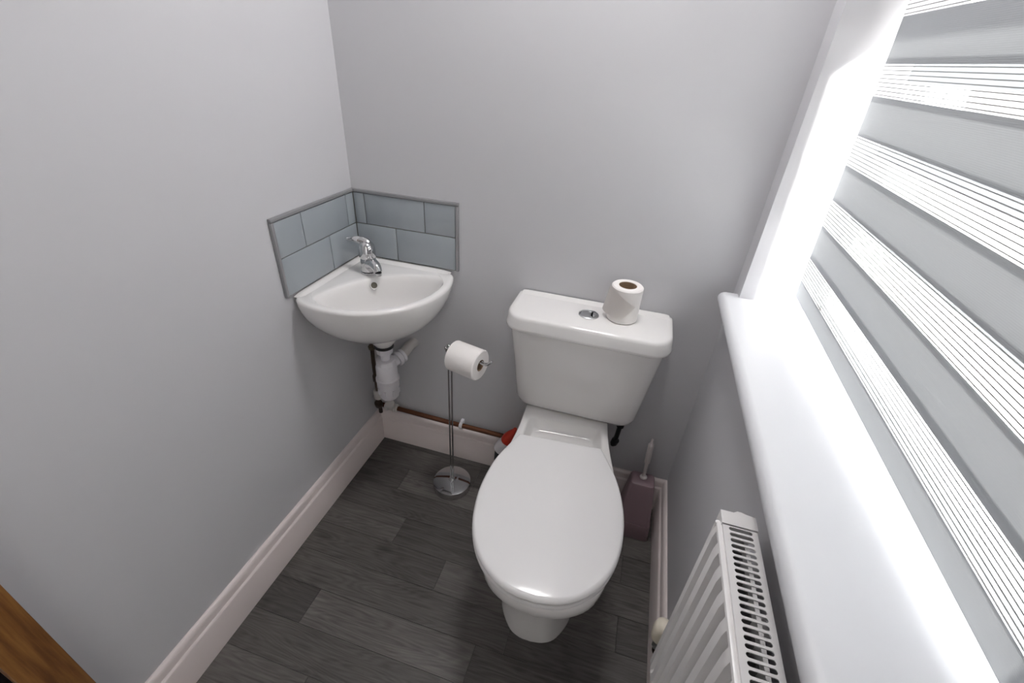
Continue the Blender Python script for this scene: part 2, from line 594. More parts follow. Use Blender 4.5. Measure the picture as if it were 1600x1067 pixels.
sash(SILLZ - 0.010, TR0 - 0.003, 0.035)
sash(TR1 + 0.003, HEADZ - 0.053, 0.04)

# window board with a rounded nose and a horn at the far end
b = bmesh.new()
NX = 1.098
prof = []
for k in range(9):
    a = math.radians(90 + 180 * k / 8)
    prof.append((NX + 0.016 + 0.016 * math.cos(a), SILLZ - 0.016 + 0.016 * math.sin(a)))
prof += [(W, SILLZ - 0.032), (W, SILLZ)]
b = profile_sweep(prof, YF, -0.046, lambda a, c, t: Vector((a + (0.007 if t > -0.5 else 0) * 0 , t, c)), b)
box(W, FX0 + 0.004, WIN1, WIN0, SILLZ - 0.031, SILLZ, bm=b)
link('trim_1', b, SILLP, kind='structure')

# ------------------------------------------------------------------ zebra roller blind
bl = Thing('zebra_blind', (1.25, -0.55, HEADZ - 0.03), 'white zebra roller blind with alternating opaque and sheer bands hanging in the window', 'blind')
def XB(z):
    return 1.2445 + 0.037 * (1.2 - min(z, 1.49))
BL, BR = -0.096, -1.012
def skew(z):
    return 0.007 + max(0.0, (1.42 - z)) * 0.0235
zf = [1.4827, 1.4115, 1.3599, 1.2906, 1.2359, 1.165, 1.1102, 1.0344, 0.9809, 0.9405]
fz = [1.4827 + 0.0532 + 0.0702, 1.4827 + 0.0532] + zf
def band(z1, z0, dx, yl, yr, nx=10):
    """thin cloth strip from z1 (top) down to z0; 0.6 mm thick, gently sagging"""
    b = bmesh.new()
    g = []
    for side in (0, 1):
        rowv = []
        for iz in range(4):
            z = z1 + (z0 - z1) * iz / 3
            r = []
            for iy in range(nx + 1):
                t = iy / nx
                y = yl + (yr - yl) * t
                zz = z - skew(z) * (yl - y)
                r.append(b.verts.new((XB(z) + dx + (0.0006 if side else 0), y, zz)))
            rowv.append(r)
        g.append(rowv)
    for s in (0,):
        for iz in range(3):
            for iy in range(nx):
                b.faces.new((g[s][iz][iy], g[s][iz][iy + 1], g[s][iz + 1][iy + 1], g[s][iz + 1][iy]))
    b.verts.ensure_lookup_table()
    for rv in g[1]:
        for v in rv:
            b.verts.remove(v)
    return b
def sheer_threads(z1, z0, dx, yl, yr, n):
    b = None
    for k in range(n):
        z = z1 + (z0 - z1) * (k + 0.5) / n
        h = 0.00055
        p = []
        for y in (yl, yr):
            zz = z - skew(z) * (yl - y)
            p.append((y, zz))
        c = bmesh.new()
        x = XB(z) + dx
        rr = []
        for y, zz in p:
            rr.append([Vector((x - h, y, zz - h)), Vector((x + h, y, zz - h)), Vector((x + h, y, zz + h)), Vector((x - h, y, zz + h))])
        c.free()
        b = loft(rr, True, True, b)
    return b
# front layer, bands from the head of the window down to the hem
tops = []
z = fz[0]
seq = []
k = 0
up = []
zt = fz[0]
while zt < HEADZ - 0.06:
    up.append((zt + 0.0532, zt, False)); zt += 0.0532
    up.append((min(zt + 0.0702, HEADZ - 0.045), zt, True)); zt += 0.0702
seq = [(a, c, o) for a, c, o in up]
for i in range(len(fz) - 1):
    seq.append((fz[i], fz[i + 1], i % 2 == 0))
for a, c, op in seq:
    if a <= c:
        continue
    if op:
        bl.part('opaque_band', band(a, c, 0.0, BL, BR), OPAQUE)
    else:
        sb = bl.part('sheer_band', band(a, c, 0.0, BL, BR), SHEERM)
        t = bl.part('threads', sheer_threads(a, c, 0.0, BL, BR, 8), THREAD, parent=sb, kind='stuff')
# rear layer, offset half a repeat
GAP = 0.041
zr = 1.3835
P, OP = 0.1245, 0.0705
k = -4
while True:
    bot = zr - P * (3 - (k + 4)) if False else zr + P * (-k)
    k += 1
    top = bot + OP
    if bot > HEADZ - 0.05:
        continue
    if top < 0.95:
        break
    b1 = max(bot, 0.945)
    bl.part('opaque_band', band(min(top, HEADZ - 0.045), b1, GAP, BL - 0.014, BR), OPAQUE)
    if bot > 0.95:
        bl.part('sheer_band', band(bot, max(bot - (P - OP), 0.945), GAP, BL - 0.014, BR), SHEERM)
bl.part('bottom_bar', tube([(XB(0.93) + 0.011, BL + 0.008, 0.9415), (XB(0.93) + 0.011, BR, 0.9405 - skew(0.94) * 0.916)], 0.008, 12), UPVC)
b = box(1.205, 1.29, BR - 0.01, BL + 0.012, HEADZ - 0.075, HEADZ - 0.002, 0.012)
bl.part('headrail', b, UPVC)

# ------------------------------------------------------------------ tiled splashback
sp = Thing('tiled_splashback', (0.0, 0.0, 0.80), 'blue-grey glass tile splashback with grey edge trim in the corner above the basin', 'splashback')
TZ, HR, TT = 1.009, 0.0953, 0.008
zb = 0.8075
b = box(0.0, 0.3465, -0.005, 0.0, 0.8064, TZ)
box(0.0, 0.005, -0.3475, 0.0, 0.8064, TZ, bm=b)
sp.part('grout', b, GROUT)
g = 0.0012
def tile_back(x0, x1, r):
    sp.part('tile', box(x0 + g, x1 - g, -TT, -0.002, (TZ - HR if r == 0 else zb) + g, TZ - HR * r - g, 0.0012, 2), TILE)
def tile_left(y0, y1, r):
    sp.part('tile', box(0.002, TT, -y1 + g, -y0 - g, (TZ - HR if r == 0 else zb) + g, TZ - HR * r - g, 0.0012, 2), TILE)
for x0, x1 in ((TT, 0.045), (0.045, 0.245), (0.245, 0.345)):
    tile_back(x0, x1, 0)
for x0, x1 in ((TT, 0.1457), (0.1457, 0.345)):
    tile_back(x0, x1, 1)
for y0, y1 in ((TT, 0.047), (0.047, 0.247), (0.247, 0.347)):
    tile_left(y0, y1, 0)
for y0, y1 in ((TT, 0.147), (0.147, 0.347)):
    tile_left(y0, y1, 1)
tt = 0.0105
sp.part('edge_trim', box(0.0, 0.354, -tt, 0, TZ + 0.0005, TZ + 0.0095, 0.0015), TRIMM)
sp.part('edge_trim', box(0.3455, 0.354, -tt, 0, 0.8064, TZ, 0.0015), TRIMM)
sp.part('edge_trim', box(0.0, tt, -0.356, 0, TZ + 0.0005, TZ + 0.0095, 0.0015), TRIMM)
sp.part('edge_trim', box(0.0, tt, -0.356, -0.3475, 0.808, TZ, 0.0015), TRIMM)

# ------------------------------------------------------------------ corner basin
Q = 1 / math.sqrt(2)
def st(s, t, z):
    return Vector(((s + t) * Q, (-s + t) * Q, z))     # s from the corner into the room, t sideways
ba = Thing('corner_basin', (0.13, -0.13, 0.58), 'small white ceramic corner hand basin fixed in the corner below the grey tiles', 'basin')
NB = 120
def basin_outline(R, sc, wall=0.004, n=NB, cs=0.17, soft=3):
    """outline of (disc of radius R about s=cs) cut by the two walls, seen from s=sc"""
    c = st(sc, 0, 0)
    d0 = st(cs, 0, 0)
    out = []
    for k in range(n):
        a = 2 * PI * k / n - PI / 4
        d = Vector((math.cos(a), math.sin(a), 0))
        e = c - d0
        bq = e.dot(d)
        cc = e.dot(e) - R * R
        t = -bq + math.sqrt(max(bq * bq - cc, 0))
        if d.x < -1e-6:
            t = min(t, (c.x - wall) / -d.x)
        if d.y > 1e-6:
            t = min(t, (-c.y - wall) / d.y)
        p = c + d * t
        out.append(p)
    for _ in range(soft):
        out = [Vector((out[i].x * 0.5 + (out[i - 1].x + out[(i + 1) % n].x) * 0.25, out[i].y * 0.5 + (out[i - 1].y + out[(i + 1) % n].y) * 0.25, 0)) for i in range(n)]
    return out
def inner_outline(n=NB, soft=4):
    c = st(0.295, 0, 0)
    d0 = st(0.17, 0, 0)
    R = 0.2205
    out = []
    for k in range(n):
        a = 2 * PI * k / n - PI / 4
        d = Vector((math.cos(a), math.sin(a), 0))
        # march out until the region test fails
        lo, hi = 0.0, 0.4
        for _ in range(40):
            m = (lo + hi) / 2
            p = c + d * m
            s = (p.x - p.y) * Q
            t = (p.x + p.y) * Q
            ok = (p - d0).length < R and s > 0.192 + 1.9 * t * t and abs(t) < 0.187
            if ok:
                lo = m
            else:
                hi = m
        out.append(c + d * lo)
    for _ in range(soft):
        out = [Vector((out[i].x * 0.5 + (out[i - 1].x + out[(i + 1) % n].x) * 0.25, out[i].y * 0.5 + (out[i - 1].y + out[(i + 1) % n].y) * 0.25, 0)) for i in range(n)]
    return out, c
def at_z(o, z):
    return [Vector((p.x, p.y, z)) for p in o]
rings = []
for z, R in ((0.572, 0.030), (0.578, 0.045), (0.585, 0.064), (0.597, 0.095), (0.615, 0.128), (0.64, 0.162), (0.67, 0.192), (0.70, 0.213), (0.73, 0.228), (0.755, 0.237), (0.775, 0.242), (0.788, 0.244)):
    rings.append(at_z(basin_outline(R, 0.20), 0.80 - (0.80 - z) * 0.91))
oo = basin_outline(0.244, 0.20)
def inset(o, c, d):
    return [p + (c - p).normalized() * d for p in o]
cc = st(0.20, 0, 0)
rings.append(at_z(oo, 0.793))
rings.append(at_z(inset(oo, cc, 0.003), 0.7975))
rings.append(at_z(inset(oo, cc, 0.008), 0.7995))
io, ic = inner_outline()
def grow(k):
    return [ic + (p - ic) * k for p in io]
# top sheet from outer rim to inner lip: blend
o8 = inset(oo, cc, 0.008)
for f in (0.5, 0.85):
    g8 = grow(1.03)
    rings.append([Vector((a.x * (1 - f) + b_.x * f, a.y * (1 - f) + b_.y * f, 0.7995 - 0.001 * f)) for a, b_ in zip(o8, g8)])
for k, z in ((1.03, 0.7985), (1.0, 0.7965), (0.975, 0.790), (0.955, 0.780), (0.92, 0.760), (0.87, 0.735), (0.78, 0.708), (0.6, 0.686), (0.35, 0.674), (0.12, 0.668)):
    rings.append(at_z(grow(k), z))
b = loft(rings, True, True)
# raised ledge along the two walls
LG = [(0.004, 0.0), (0.004, 0.8), (0.006, 1.0), (0.016, 1.0), (0.020, 0.85), (0.026, 0.3), (0.034, -0.2)]
for sw in (0, 1):
    rr = []
    for t, k in ((0.004, 1.0), (0.20, 1.0), (0.275, 0.95), (0.305, 0.75), (0.320, 0.35), (0.329, -0.1)):
        rr.append([(Vector((w, -t, 0.7985 + 0.0065 * h * k)) if sw == 0 else Vector((t, -w, 0.7985 + 0.0065 * h * k))) for w, h in LG])
    loft(rr, True, True, bm=b)
bowl = ba.part('bowl', b, CERAM, sharp=50)
ofc = Vector((0.1375, -0.1468, 0.779))
ax = (st(1, 0, 0) + Vector((0, 0, 0.55))).normalized()
b = lathe([(0.0120, -0.008), (0.0120, 0.0020), (0.0108, 0.0030), (0.0094, 0.0020), (0.0092, -0.006)], ofc, ax, 24, cap1=False)
ba.part('overflow_hole', b, CHROME if False else CERAM)
ba.part('overflow_hole', lathe([(0.0094, -0.0015), (0.0094, 0.0002)], ofc, ax, 20), HOLESHADE, label='dark opening of the overflow')  # flat dark disc, the hole's shade is in its colour
ba.part('drain', lathe([(0.019, 0.0), (0.019, 0.003), (0.014, 0.0035), (0.012, 0.001)], st(0.295, 0, 0.668), seg=24), CHROME)

# basin mixer tap
tp = Thing('basin_mixer_tap', (0.10, -0.105, 0.80), 'chrome single lever mixer tap standing at the back of the corner basin', 'tap')
tc = Vector((0.100, -0.105, 0.80))
tp.part('base_ring', lathe([(0.0255, -0.001), (0.0255, 0.003), (0.0225, 0.005)], tc, seg=32), CHROME)
tp.part('seal', lathe([(0.0218, 0.0045), (0.0218, 0.0075)], tc, seg=28), RUBBER)
sd = Vector((0.062, -0.042, 0)).normalized()
b = lathe([(0.0240, 0.0070), (0.0240, 0.018), (0.0236, 0.034), (0.0225, 0.044), (0.020, 0.048)], tc, seg=32)
tp.part('body', b, CHROME)
b = tube([tc + sd * 0.004 + Vector((0, 0, 0.028)), tc + sd * 0.030 + Vector((0, 0, 0.036)), tc + sd * 0.052 + Vector((0, 0, 0.034)), tc + sd * 0.064 + Vector((0, 0, 0.021))], 0.013, 18, smooth=5, radii=[0.020, 0.0175, 0.0150, 0.0125])
spo = tp.part('spout', b, CHROME, sharp=60)
tp.part('aerator', lathe([(0.0100, 0.0), (0.0100, 0.008)], tc + sd * 0.0645 + Vector((0, 0, 0.0125)), seg=20), CHROME, parent=spo)
la_ = Vector((-0.052, -0.014, 0)).normalized()
tilt = (Vector((0, 0, 1)) - sd * 0.04).normalized()
b = lathe([(0.0225, 0.046), (0.0250, 0.052), (0.0252, 0.064), (0.0248, 0.076), (0.0225, 0.087), (0.016, 0.095), (0.004, 0.098)], tc, tilt, 32)
hd = tp.part('handle', b, CHROME)
b = tube([tc + sd * 0.012 + Vector((0, 0, 0.080)), tc + la_ * 0.004 + Vector((0, 0, 0.0945)), tc + la_ * 0.028 + Vector((0, 0, 0.1025)), tc + la_ * 0.058 + Vector((0, 0, 0.1015))], 0.01, 14, smooth=6, radii=[0.014, 0.0155, 0.0095, 0.0048], flat=0.35)
tp.part('lever', b, CHROME, parent=hd, sharp=60)

# ------------------------------------------------------------------ bottle trap
TX, TY = 0.135, -0.125
tr = Thing('bottle_trap', (TX, TY, 0.32), 'white plastic bottle trap hanging below the corner basin with a branch pipe into the wall', 'pipe trap')
tcn = Vector((TX, TY, 0))
tr.part('waste_outlet', lathe([(0.045, 0.5915), (0.044, 0.578), (0.037, 0.567), (0.030, 0.557)], tcn, seg=32), CERAM)
tr.part('gasket', lathe([(0.030, 0.5575), (0.032, 0.556), (0.032, 0.547), (0.029, 0.545)], tcn, seg=28), RUBBER, label='black rubber gasket')
def hexnut(r, z0, z1, n=10):
    pr = []
    b = bmesh.new()
    rs = []
    for z, k in ((z0, 0.95), (z0 + 0.002, 1), (z1 - 0.002, 1), (z1, 0.95)):
        rs.append([tcn + Vector((0, 0, z)) + Vector((math.cos(2 * PI * j / (2 * n)), math.sin(2 * PI * j / (2 * n)), 0)) * (r * k * (1.0 if j % 2 else 0.94)) for j in range(2 * n)])
    return loft(rs, True, True, b)
tr.part('nut', hexnut(0.0275, 0.523, 0.545), PLAST, sharp=15)
tr.part('inlet_tube', lathe([(0.0158, 0.47), (0.0158, 0.527)], tcn, seg=28), PLAST)
tr.part('nut', hexnut(0.0325, 0.474, 0.497), PLAST, sharp=15)
b = lathe([(0.030, 0.479), (0.0335, 0.474), (0.0360, 0.467), (0.0364, 0.424), (0.0400, 0.420), (0.0400, 0.411), (0.0375, 0.407)], tcn, seg=40)
tr.part('trap_body', b, PLAST)
b = lathe([(0.0380, 0.409), (0.0380, 0.384), (0.0362, 0.381), (0.0356, 0.352), (0.0335, 0.342), (0.028, 0.335), (0.018, 0.332), (0.001, 0.331)], tcn, seg=40)
cup = tr.part('trap_cup', b, PLAST)
for k in range(8):
    a = 2 * PI * k / 8 + 0.2
    d = Vector((math.cos(a), math.sin(a), 0))
    sv = Vector((-d.y, d.x, 0))
    b = loft([[tcn + d * 0.0345 + sv * w * 0.0036 + Vector((0, 0, z)) for w, z in ((-1, 0.358), (1, 0.358), (1, 0.380), (-1, 0.380))],
              [tcn + d * 0.0395 + sv * w * 0.0026 + Vector((0, 0, z)) for w, z in ((-1, 0.361), (1, 0.361), (1, 0.380), (-1, 0.380))]])
    tr.part('grip_rib', b, PLAST, parent=cup)
bd = Vector((0.055, 0.125, 0.03)).normalized()
b0 = Vector((TX + 0.008, TY + 0.026, 0.466))
tr.part('branch', tube([b0, b0 + bd * 0.035], 0.019, 20), PLAST)
b = None
for h0, h1, r in ((0.020, 0.033, 0.0265), (0.033, 0.038, 0.0225), (0.038, 0.049, 0.0250)):
    b = lathe([(r * 0.96, h0), (r, h0 + 0.001), (r, h1 - 0.001), (r * 0.96, h1)], b0, bd, 20, bm=b)
tr.part('branch_nut', b, PLAST)
tr.part('branch_pipe', tube([b0 + bd * 0.04, (0.176, -0.028, 0.502), (0.178, 0.002, 0.500)], 0.0180, 20), GREYP, label='greyer plastic pipe running into the wall')

# tap supply pipe in the corner, with valve and joints
su = Thing('tap_supply_pipe', (0.035, -0.06, 0.15), 'dark vertical supply pipe with a valve in the corner behind the bottle trap', 'pipe')
su.part('riser', tube([(0.046, -0.066, 0.56), (0.046, -0.066, 0.49), (0.038, -0.056, 0.40), (0.034, -0.048, 0.30), (0.032, -0.04, 0.16)], 0.0075, 12, smooth=5), DARKM)
b = lathe([(0.011, 0.0), (0.012, 0.002), (0.012, 0.012), (0.009, 0.014)], (0.046, -0.066, 0.478), seg=8)
b = lathe([(0.008, 0.0), (0.0095, 0.003), (0.0095, 0.016), (0.006, 0.02)], (0.046, -0.066, 0.496), (0.35, -0.9, 0.1), 16, bm=b)
su.part('valve', b, mat('tarnished_brass', (0.12, 0.10, 0.065), 0.4, metal=0.7))
su.part('valve', lathe([(0.010, 0), (0.012, 0.003), (0.012, 0.03), (0.0095, 0.034)], (0.034, -0.047, 0.318), seg=8), DARKM)
su.part('push_fit_joint', lathe([(0.014, 0.0), (0.017, 0.003), (0.017, 0.036), (0.014, 0.040)], (0.033, -0.045, 0.236), seg=20), GREYP)
su.part('push_fit_joint', lathe([(0.012, 0.0), (0.015, 0.003), (0.015, 0.026), (0.012, 0.03)], (0.030, -0.042, 0.196), (0.2, -0.5, 1), 20), DARKM)

# copper pipe along the baseboard
cp = Thing('copper_pipe_run', (0.3, -0.022, 0.178), 'brown copper pipe running along the back wall just above the baseboard', 'pipe')
PY = -0.024
cp.part('pipe', tube([(0.03, PY, 0.186), (0.30, PY, 0.181), (0.72, PY, 0.180)], 0.0092, 14), COPPER)
b = lathe([(0.013, 0), (0.0165, 0.002), (0.0165, 0.016), (0.0145, 0.018), (0.0145, 0.034), (0.0165, 0.036), (0.0165, 0.052), (0.013, 0.054)], (0.046, PY, 0.186), (1, 0, -0.02), 22)
tee = cp.part('tee_joint', b, GREYP, label='off-white plastic tee joint')
cp.part('branch_collar', lathe([(0.0135, 0), (0.0135, 0.018), (0.0165, 0.020), (0.0165, 0.036), (0.013, 0.038)], (0.076, PY - 0.004, 0.19), (0.15, -0.55, 1), 22), GREYP, parent=tee)
b = lathe([(0.0098, 0), (0.0130, 0.001), (0.0132, 0.012), (0.0098, 0.013)], (0.3605, PY, 0.1807), (1, 0, 0), 20)
box(0.3605, 0.3735, PY + 0.004, 0.0, 0.172, 0.196, 0.003, bm=b)
cp.part('pipe_clip', b, PLAST, label='white plastic pipe clip')

# ------------------------------------------------------------------ toilet
to = Thing('toilet', (0.79, -0.3, 0.0), 'white close-coupled toilet with closed lid standing against the back wall beside the window', 'toilet')
TH = math.radians(4.9)
TO = Vector((0.774, -0.243, 0))
LA = Vector((math.cos(TH), math.sin(TH), 0))
AX = Vector((math.sin(TH), -math.cos(TH), 0))
def uv(u, v, z):
    return TO + AX * u + LA * v + Vector((0, 0, z))
def cr(pts, t):
    """Catmull-Rom through (u,w) stations, t in 0..1"""
    n = len(pts) - 1
    x = t * n
    i = min(int(x), n - 1)
    f = x - i
    P_ = [pts[max(i - 1, 0)], pts[i], pts[i + 1], pts[min(i + 2, n)]]
    if i == 0:
        P_[0] = (2 * pts[0][0] - pts[1][0], 2 * pts[0][1] - pts[1][1])
    if i == n - 1:
        P_[3] = (2 * pts[n][0] - pts[n - 1][0], 2 * pts[n][1] - pts[n - 1][1])
    o = []
    for k in (0, 1):
        a, b_, c, d = (p[k] for p in P_)
        o.append(0.5 * (2 * b_ + (c - a) * f + (2 * a - 5 * b_ + 4 * c - d) * f * f + (3 * b_ - a - 3 * c + d) * f ** 3))
    return o
def egg(stations, n=44, back=8):
    """closed outline: stations (u,w) from the back edge to the nose (w=0)"""
    side = [cr(stations, k / n) for k in range(n)]
    u0, w0 = side[0]
    pts = [(u0, -w0 + 2 * w0 * k / back) for k in range(1, back)]     # along the back edge
    left = [(u, w) for u, w in side]
    nose = (stations[-1][0], 0.0)
    right = [(u, -w) for u, w in reversed(side)]
    return pts + left + [nose] + right
def eggring(stations, z, du=0.0, k=1.0, vo=0.0, uc=0.2):
    return [uv(uc + (u - uc) * k + du, w * k + vo, z) for u, w in egg(stations)]
LIDS = [(-0.006, 0.122), (0.04, 0.143), (0.11, 0.170), (0.19, 0.184), (0.26, 0.1845), (0.33, 0.173), (0.395, 0.143), (0.44, 0.098), (0.463, 0.050), (0.470, 0.0)]
PANS = [(-0.232, 0.120), (-0.19, 0.131), (-0.13, 0.135), (-0.05, 0.140), (0.05, 0.155), (0.14, 0.170), (0.24, 0.176), (0.345, 0.157), (0.427, 0.120), (0.466, 0.065), (0.4795, 0.0)]
def blend(A, B, f):
    return [(a[0] * (1 - f) + b_[0] * f, a[1] * (1 - f) + b_[1] * f) for a, b_ in zip(A, B)]
FOOT = [(-0.20, 0.075), (-0.16, 0.082), (-0.11, 0.086), (-0.04, 0.092), (0.05, 0.100), (0.13, 0.106), (0.20, 0.109), (0.27, 0.100), (0.325, 0.068), (0.345, 0.036), (0.350, 0.0)]
NECK = [(-0.20, 0.078), (-0.16, 0.085), (-0.11, 0.090), (-0.04, 0.094), (0.05, 0.098), (0.13, 0.100), (0.20, 0.100), (0.27, 0.090), (0.315, 0.062), (0.335, 0.033), (0.340, 0.0)]
rings = [eggring(FOOT, 0.0), eggring(FOOT, 0.012), eggring(blend(FOOT, NECK, 0.6), 0.05), eggring(NECK, 0.13)]
for z, f in ((0.19, 0.10), (0.24, 0.27), (0.28, 0.48), (0.315, 0.66), (0.345, 0.80), (0.362, 0.88), (0.373, 0.94)):
    rings.append(eggring(blend(NECK, PANS, f), z))
rings += [eggring(PANS, 0.380, k=0.990), eggring(PANS, 0.385), eggring(PANS, 0.409), eggring(PANS, 0.414, k=0.992), eggring(PANS, 0.417, k=0.975)]
# recessed deck behind the hinge, the rest is hidden by the seat
rec = [(-0.112, 0.080), (-0.108, 0.103), (-0.092, 0.113), (-0.04, 0.118), (0.05, 0.120), (0.14, 0.128), (0.24, 0.132), (0.345, 0.115), (0.41, 0.085), (0.44, 0.045), (0.447, 0.0)]
rec2 = [(-0.084, 0.062), (-0.080, 0.082), (-0.066, 0.094), (-0.03, 0.100), (0.05, 0.102), (0.14, 0.11), (0.24, 0.114), (0.345, 0.10), (0.39, 0.07), (0.41, 0.035), (0.415, 0.0)]
rings += [eggring(blend(PANS, rec, 0.85), 0.4175), eggring(rec, 0.4160), eggring(blend(rec, rec2, 0.12), 0.412), eggring(blend(rec, rec2, 0.55), 0.393), eggring(blend(rec, rec2, 0.8), 0.385), eggring(rec2, 0.382)]
to.part('pan', loft(rings, True, True), CERAM, sharp=60)
# seat ring and lid
def slab(stn, z0, z1, r, name, m, k0=1.0):
    rs = [eggring(stn, z0, 0.0105, k0 * 0.985, -0.006), eggring(stn, z0 + r * 0.4, 0.0105, k0, -0.006)]
    for a in (0, 25, 50, 70, 90):
        t = math.radians(a)
        rs.append(eggring(stn, z1 - r + r * math.sin(t), 0.0105, k0 * (1 - 0.045 * (r / 0.012) * (1 - math.cos(t))), -0.006))
    rs.append(eggring(stn, z1 + 0.0015, 0.0105, k0 * 0.88, -0.006))
    rs.append(eggring(stn, z1 + 0.0030, 0.0105, k0 * 0.5, -0.006))
    return to.part(name, loft(rs, True, True), m, sharp=60)
SEATS = [(0.0, 0.118)] + [(u - 0.004, w - 0.004) for u, w in LIDS[1:-1]] + [(0.464, 0.0)]
slab(SEATS, 0.4180, 0.4295, 0.005, 'seat', SEATP, 1.016)
slab(LIDS, 0.4345, 0.4475, 0.011, 'seat_lid', SEATP, 0.990)
for v in (-0.075, 0.075):
    to.part('hinge', lathe([(0.0085, -0.022), (0.0095, -0.02), (0.0095, 0.02), (0.0085, 0.022)], uv(0.008, v, 0.4285), LA, 16), SEATP)
# cistern
def cis(x0, x1, y0, z, r=0.045, y1=-0.008):
    return ring(rrect(x0, x1, y0, y1, r, 8, (0.012, 0.012, r, r)), z)
rings = [cis(0.632, 0.938, -0.088, 0.4185, 0.03), cis(0.608, 0.958, -0.102, 0.424, 0.035), cis(0.594, 0.969, -0.110, 0.436, 0.04), cis(0.586, 0.975, -0.115, 0.455, 0.042),
         cis(0.580, 0.982, -0.122, 0.52, 0.044), cis(0.571, 0.992, -0.134, 0.62, 0.045), cis(0.563, 1.001, -0.146, 0.70, 0.045), cis(0.5605, 1.0045, -0.150, 0.742, 0.045)]
to.part('cistern', loft(rings, True, True), CERAM, sharp=60)
def lid(d, z, y1=-0.004):
    return ring(rrect(0.549 + d, 1.0165 - d, -0.177 + d, y1, 0.06, 10, (0.006, 0.006, 0.062, 0.062)), z)
rings = [lid(0.018, 0.737), lid(0.003, 0.735), lid(0.0, 0.738), lid(0.0005, 0.746), lid(0.003, 0.758), lid(0.0045, 0.770), lid(0.0065, 0.7765), lid(0.0105, 0.7800), lid(0.022, 0.7808)]
b = loft(rings, True, True)
cl = to.part('cistern_lid', b, CERAM, sharp=60)
b = loft([[Vector((x, y, z)) for y, z in ((-0.004, 0.775), (-0.004, 0.7805 + e), (-0.008, 0.7815 + e), (-0.013, 0.7805 + e), (-0.020, 0.7795 + e * 0.4), (-0.028, 0.7795), (-0.028, 0.775))] for x, e in ((0.564, 0.0005), (0.568, 0.0050), (0.580, 0.0065), (0.985, 0.0065), (0.998, 0.0050), (1.002, 0.0005))])
to.part('lid_back_lip', b, CERAM, parent=cl)
# dual flush button
BC = Vector((0.7785, -0.082, 0.7806))
fb = to.part('flush_button', lathe([(0.0285, 0.0), (0.0285, 0.002), (0.026, 0.0035), (0.0245, 0.0025), (0.0240, 0.001)], BC, seg=40), STEEL)
to.part('full_flush_segment', lathe([(0.0236, 0.0004), (0.0236, 0.0016), (0.0225, 0.0022), (0.001, 0.0024)], BC, seg=40), STEEL, parent=fb)
pts = []
for k in range(25):
    a = math.radians(-68 + 136 * k / 24)
    pts.append(Vector((0.0222 * math.cos(a), 0.0222 * math.sin(a), 0)))
for k in range(1, 16):
    a = math.radians(248 - 136 * k / 16)
    pts.append(Vector((0.0220 + 0.0165 * math.cos(a) * 1.0, 0.0222 * math.sin(math.radians(68)) * -math.cos(math.pi * k / 16), 0)))
to.part('half_flush_segment', loft([[BC + p + Vector((0, 0, 0.0020)) for p in pts], [BC + p + Vector((0, 0, 0.0034)) for p in pts], [BC + Vector((0.013, 0, 0)) + (p - Vector((0.013, 0, 0))) * 0.93 + Vector((0, 0, 0.0042)) for p in pts]]), STEEL, parent=fb)
# black inlet hose under the right of the cistern
b = lathe([(0.012, 0), (0.012, 0.03), (0.009, 0.034)], (0.937, -0.060, 0.388), (0, 0, 1), 12)
b = tube([(0.937, -0.060, 0.40), (0.934, -0.055, 0.34), (0.928, -0.045, 0.29)], 0.008, 10, bm=b)
b = lathe([(0.012, 0), (0.0125, 0.02), (0.008, 0.024)], (0.930, -0.048, 0.30), (0.2, -0.2, 1), 12, bm=b)
to.part('inlet_hose', b, RUBBER, label='black inlet fitting under the cistern')

# ------------------------------------------------------------------ toilet rolls
def roll_paper(r, rc, h, n=48):
    return lathe([(rc, 0.0), (r - 0.003, 0.0), (r, 0.003), (r, h - 0.003), (r - 0.003, h), (rc, h)], (0, 0, 0), seg=n, cap0=False, cap1=False)
def roll_core(rc, h):
    return lathe([(rc, 0.001), (rc, h - 0.001), (rc - 0.0012, h - 0.001), (rc - 0.0012, 0.001), (rc, 0.001)], (0, 0, 0), seg=32, cap0=False, cap1=False)
RR, RC, RH = 0.0425, 0.0242, 0.100
r1 = Thing('toilet_roll', (0, 0, 0), 'opened white toilet roll standing on the cistern lid beside the flush button', 'toilet roll')
r1.part('paper', roll_paper(RR, RC, RH), PAPER)
r1.part('cardboard_core', roll_core(RC, RH), CARD, label='brown cardboard core')
# loose outer sheet, folded to a point on the front
b = bmesh.new()
nu, nv = 16, 12
grid = []
for i in range(nv + 1):
    z = 0.017 + (RH - 0.021) * i / nv
    t = i / nv
    # angular extent: the left edge is fixed, the right edge makes a point half way up
    a0 = math.radians(175)
    if t < 0.5:
        a1 = math.radians(268) + math.radians(42) * (t / 0.5)
    else:
        a1 = math.radians(310) - math.radians(75) * ((t - 0.5) / 0.5)
    row = []
    for j in range(nu + 1):
        f = j / nu
        a = a0 + (a1 - a0) * f
        lift = 0.0024 + 0.0022 * max(0, f - 0.7) / 0.3 + 0.012 * (1 - t) * max(0, 1 - f * 2.0) ** 1.3
        row.append(b.verts.new((math.cos(a) * (RR + lift), math.sin(a) * (RR + lift), z)))
    grid.append(row)
for i in range(nv):
    for j in range(nu):
        b.faces.new((grid[i][j], grid[i][j + 1], grid[i + 1][j + 1], grid[i + 1][j]))
bmesh.ops.solidify(b, geom=b.faces[:], thickness=0.0012)
r1.part('loose_sheet', b, PAPER)
r1.e.location = (0.868, -0.066, 0.7815)

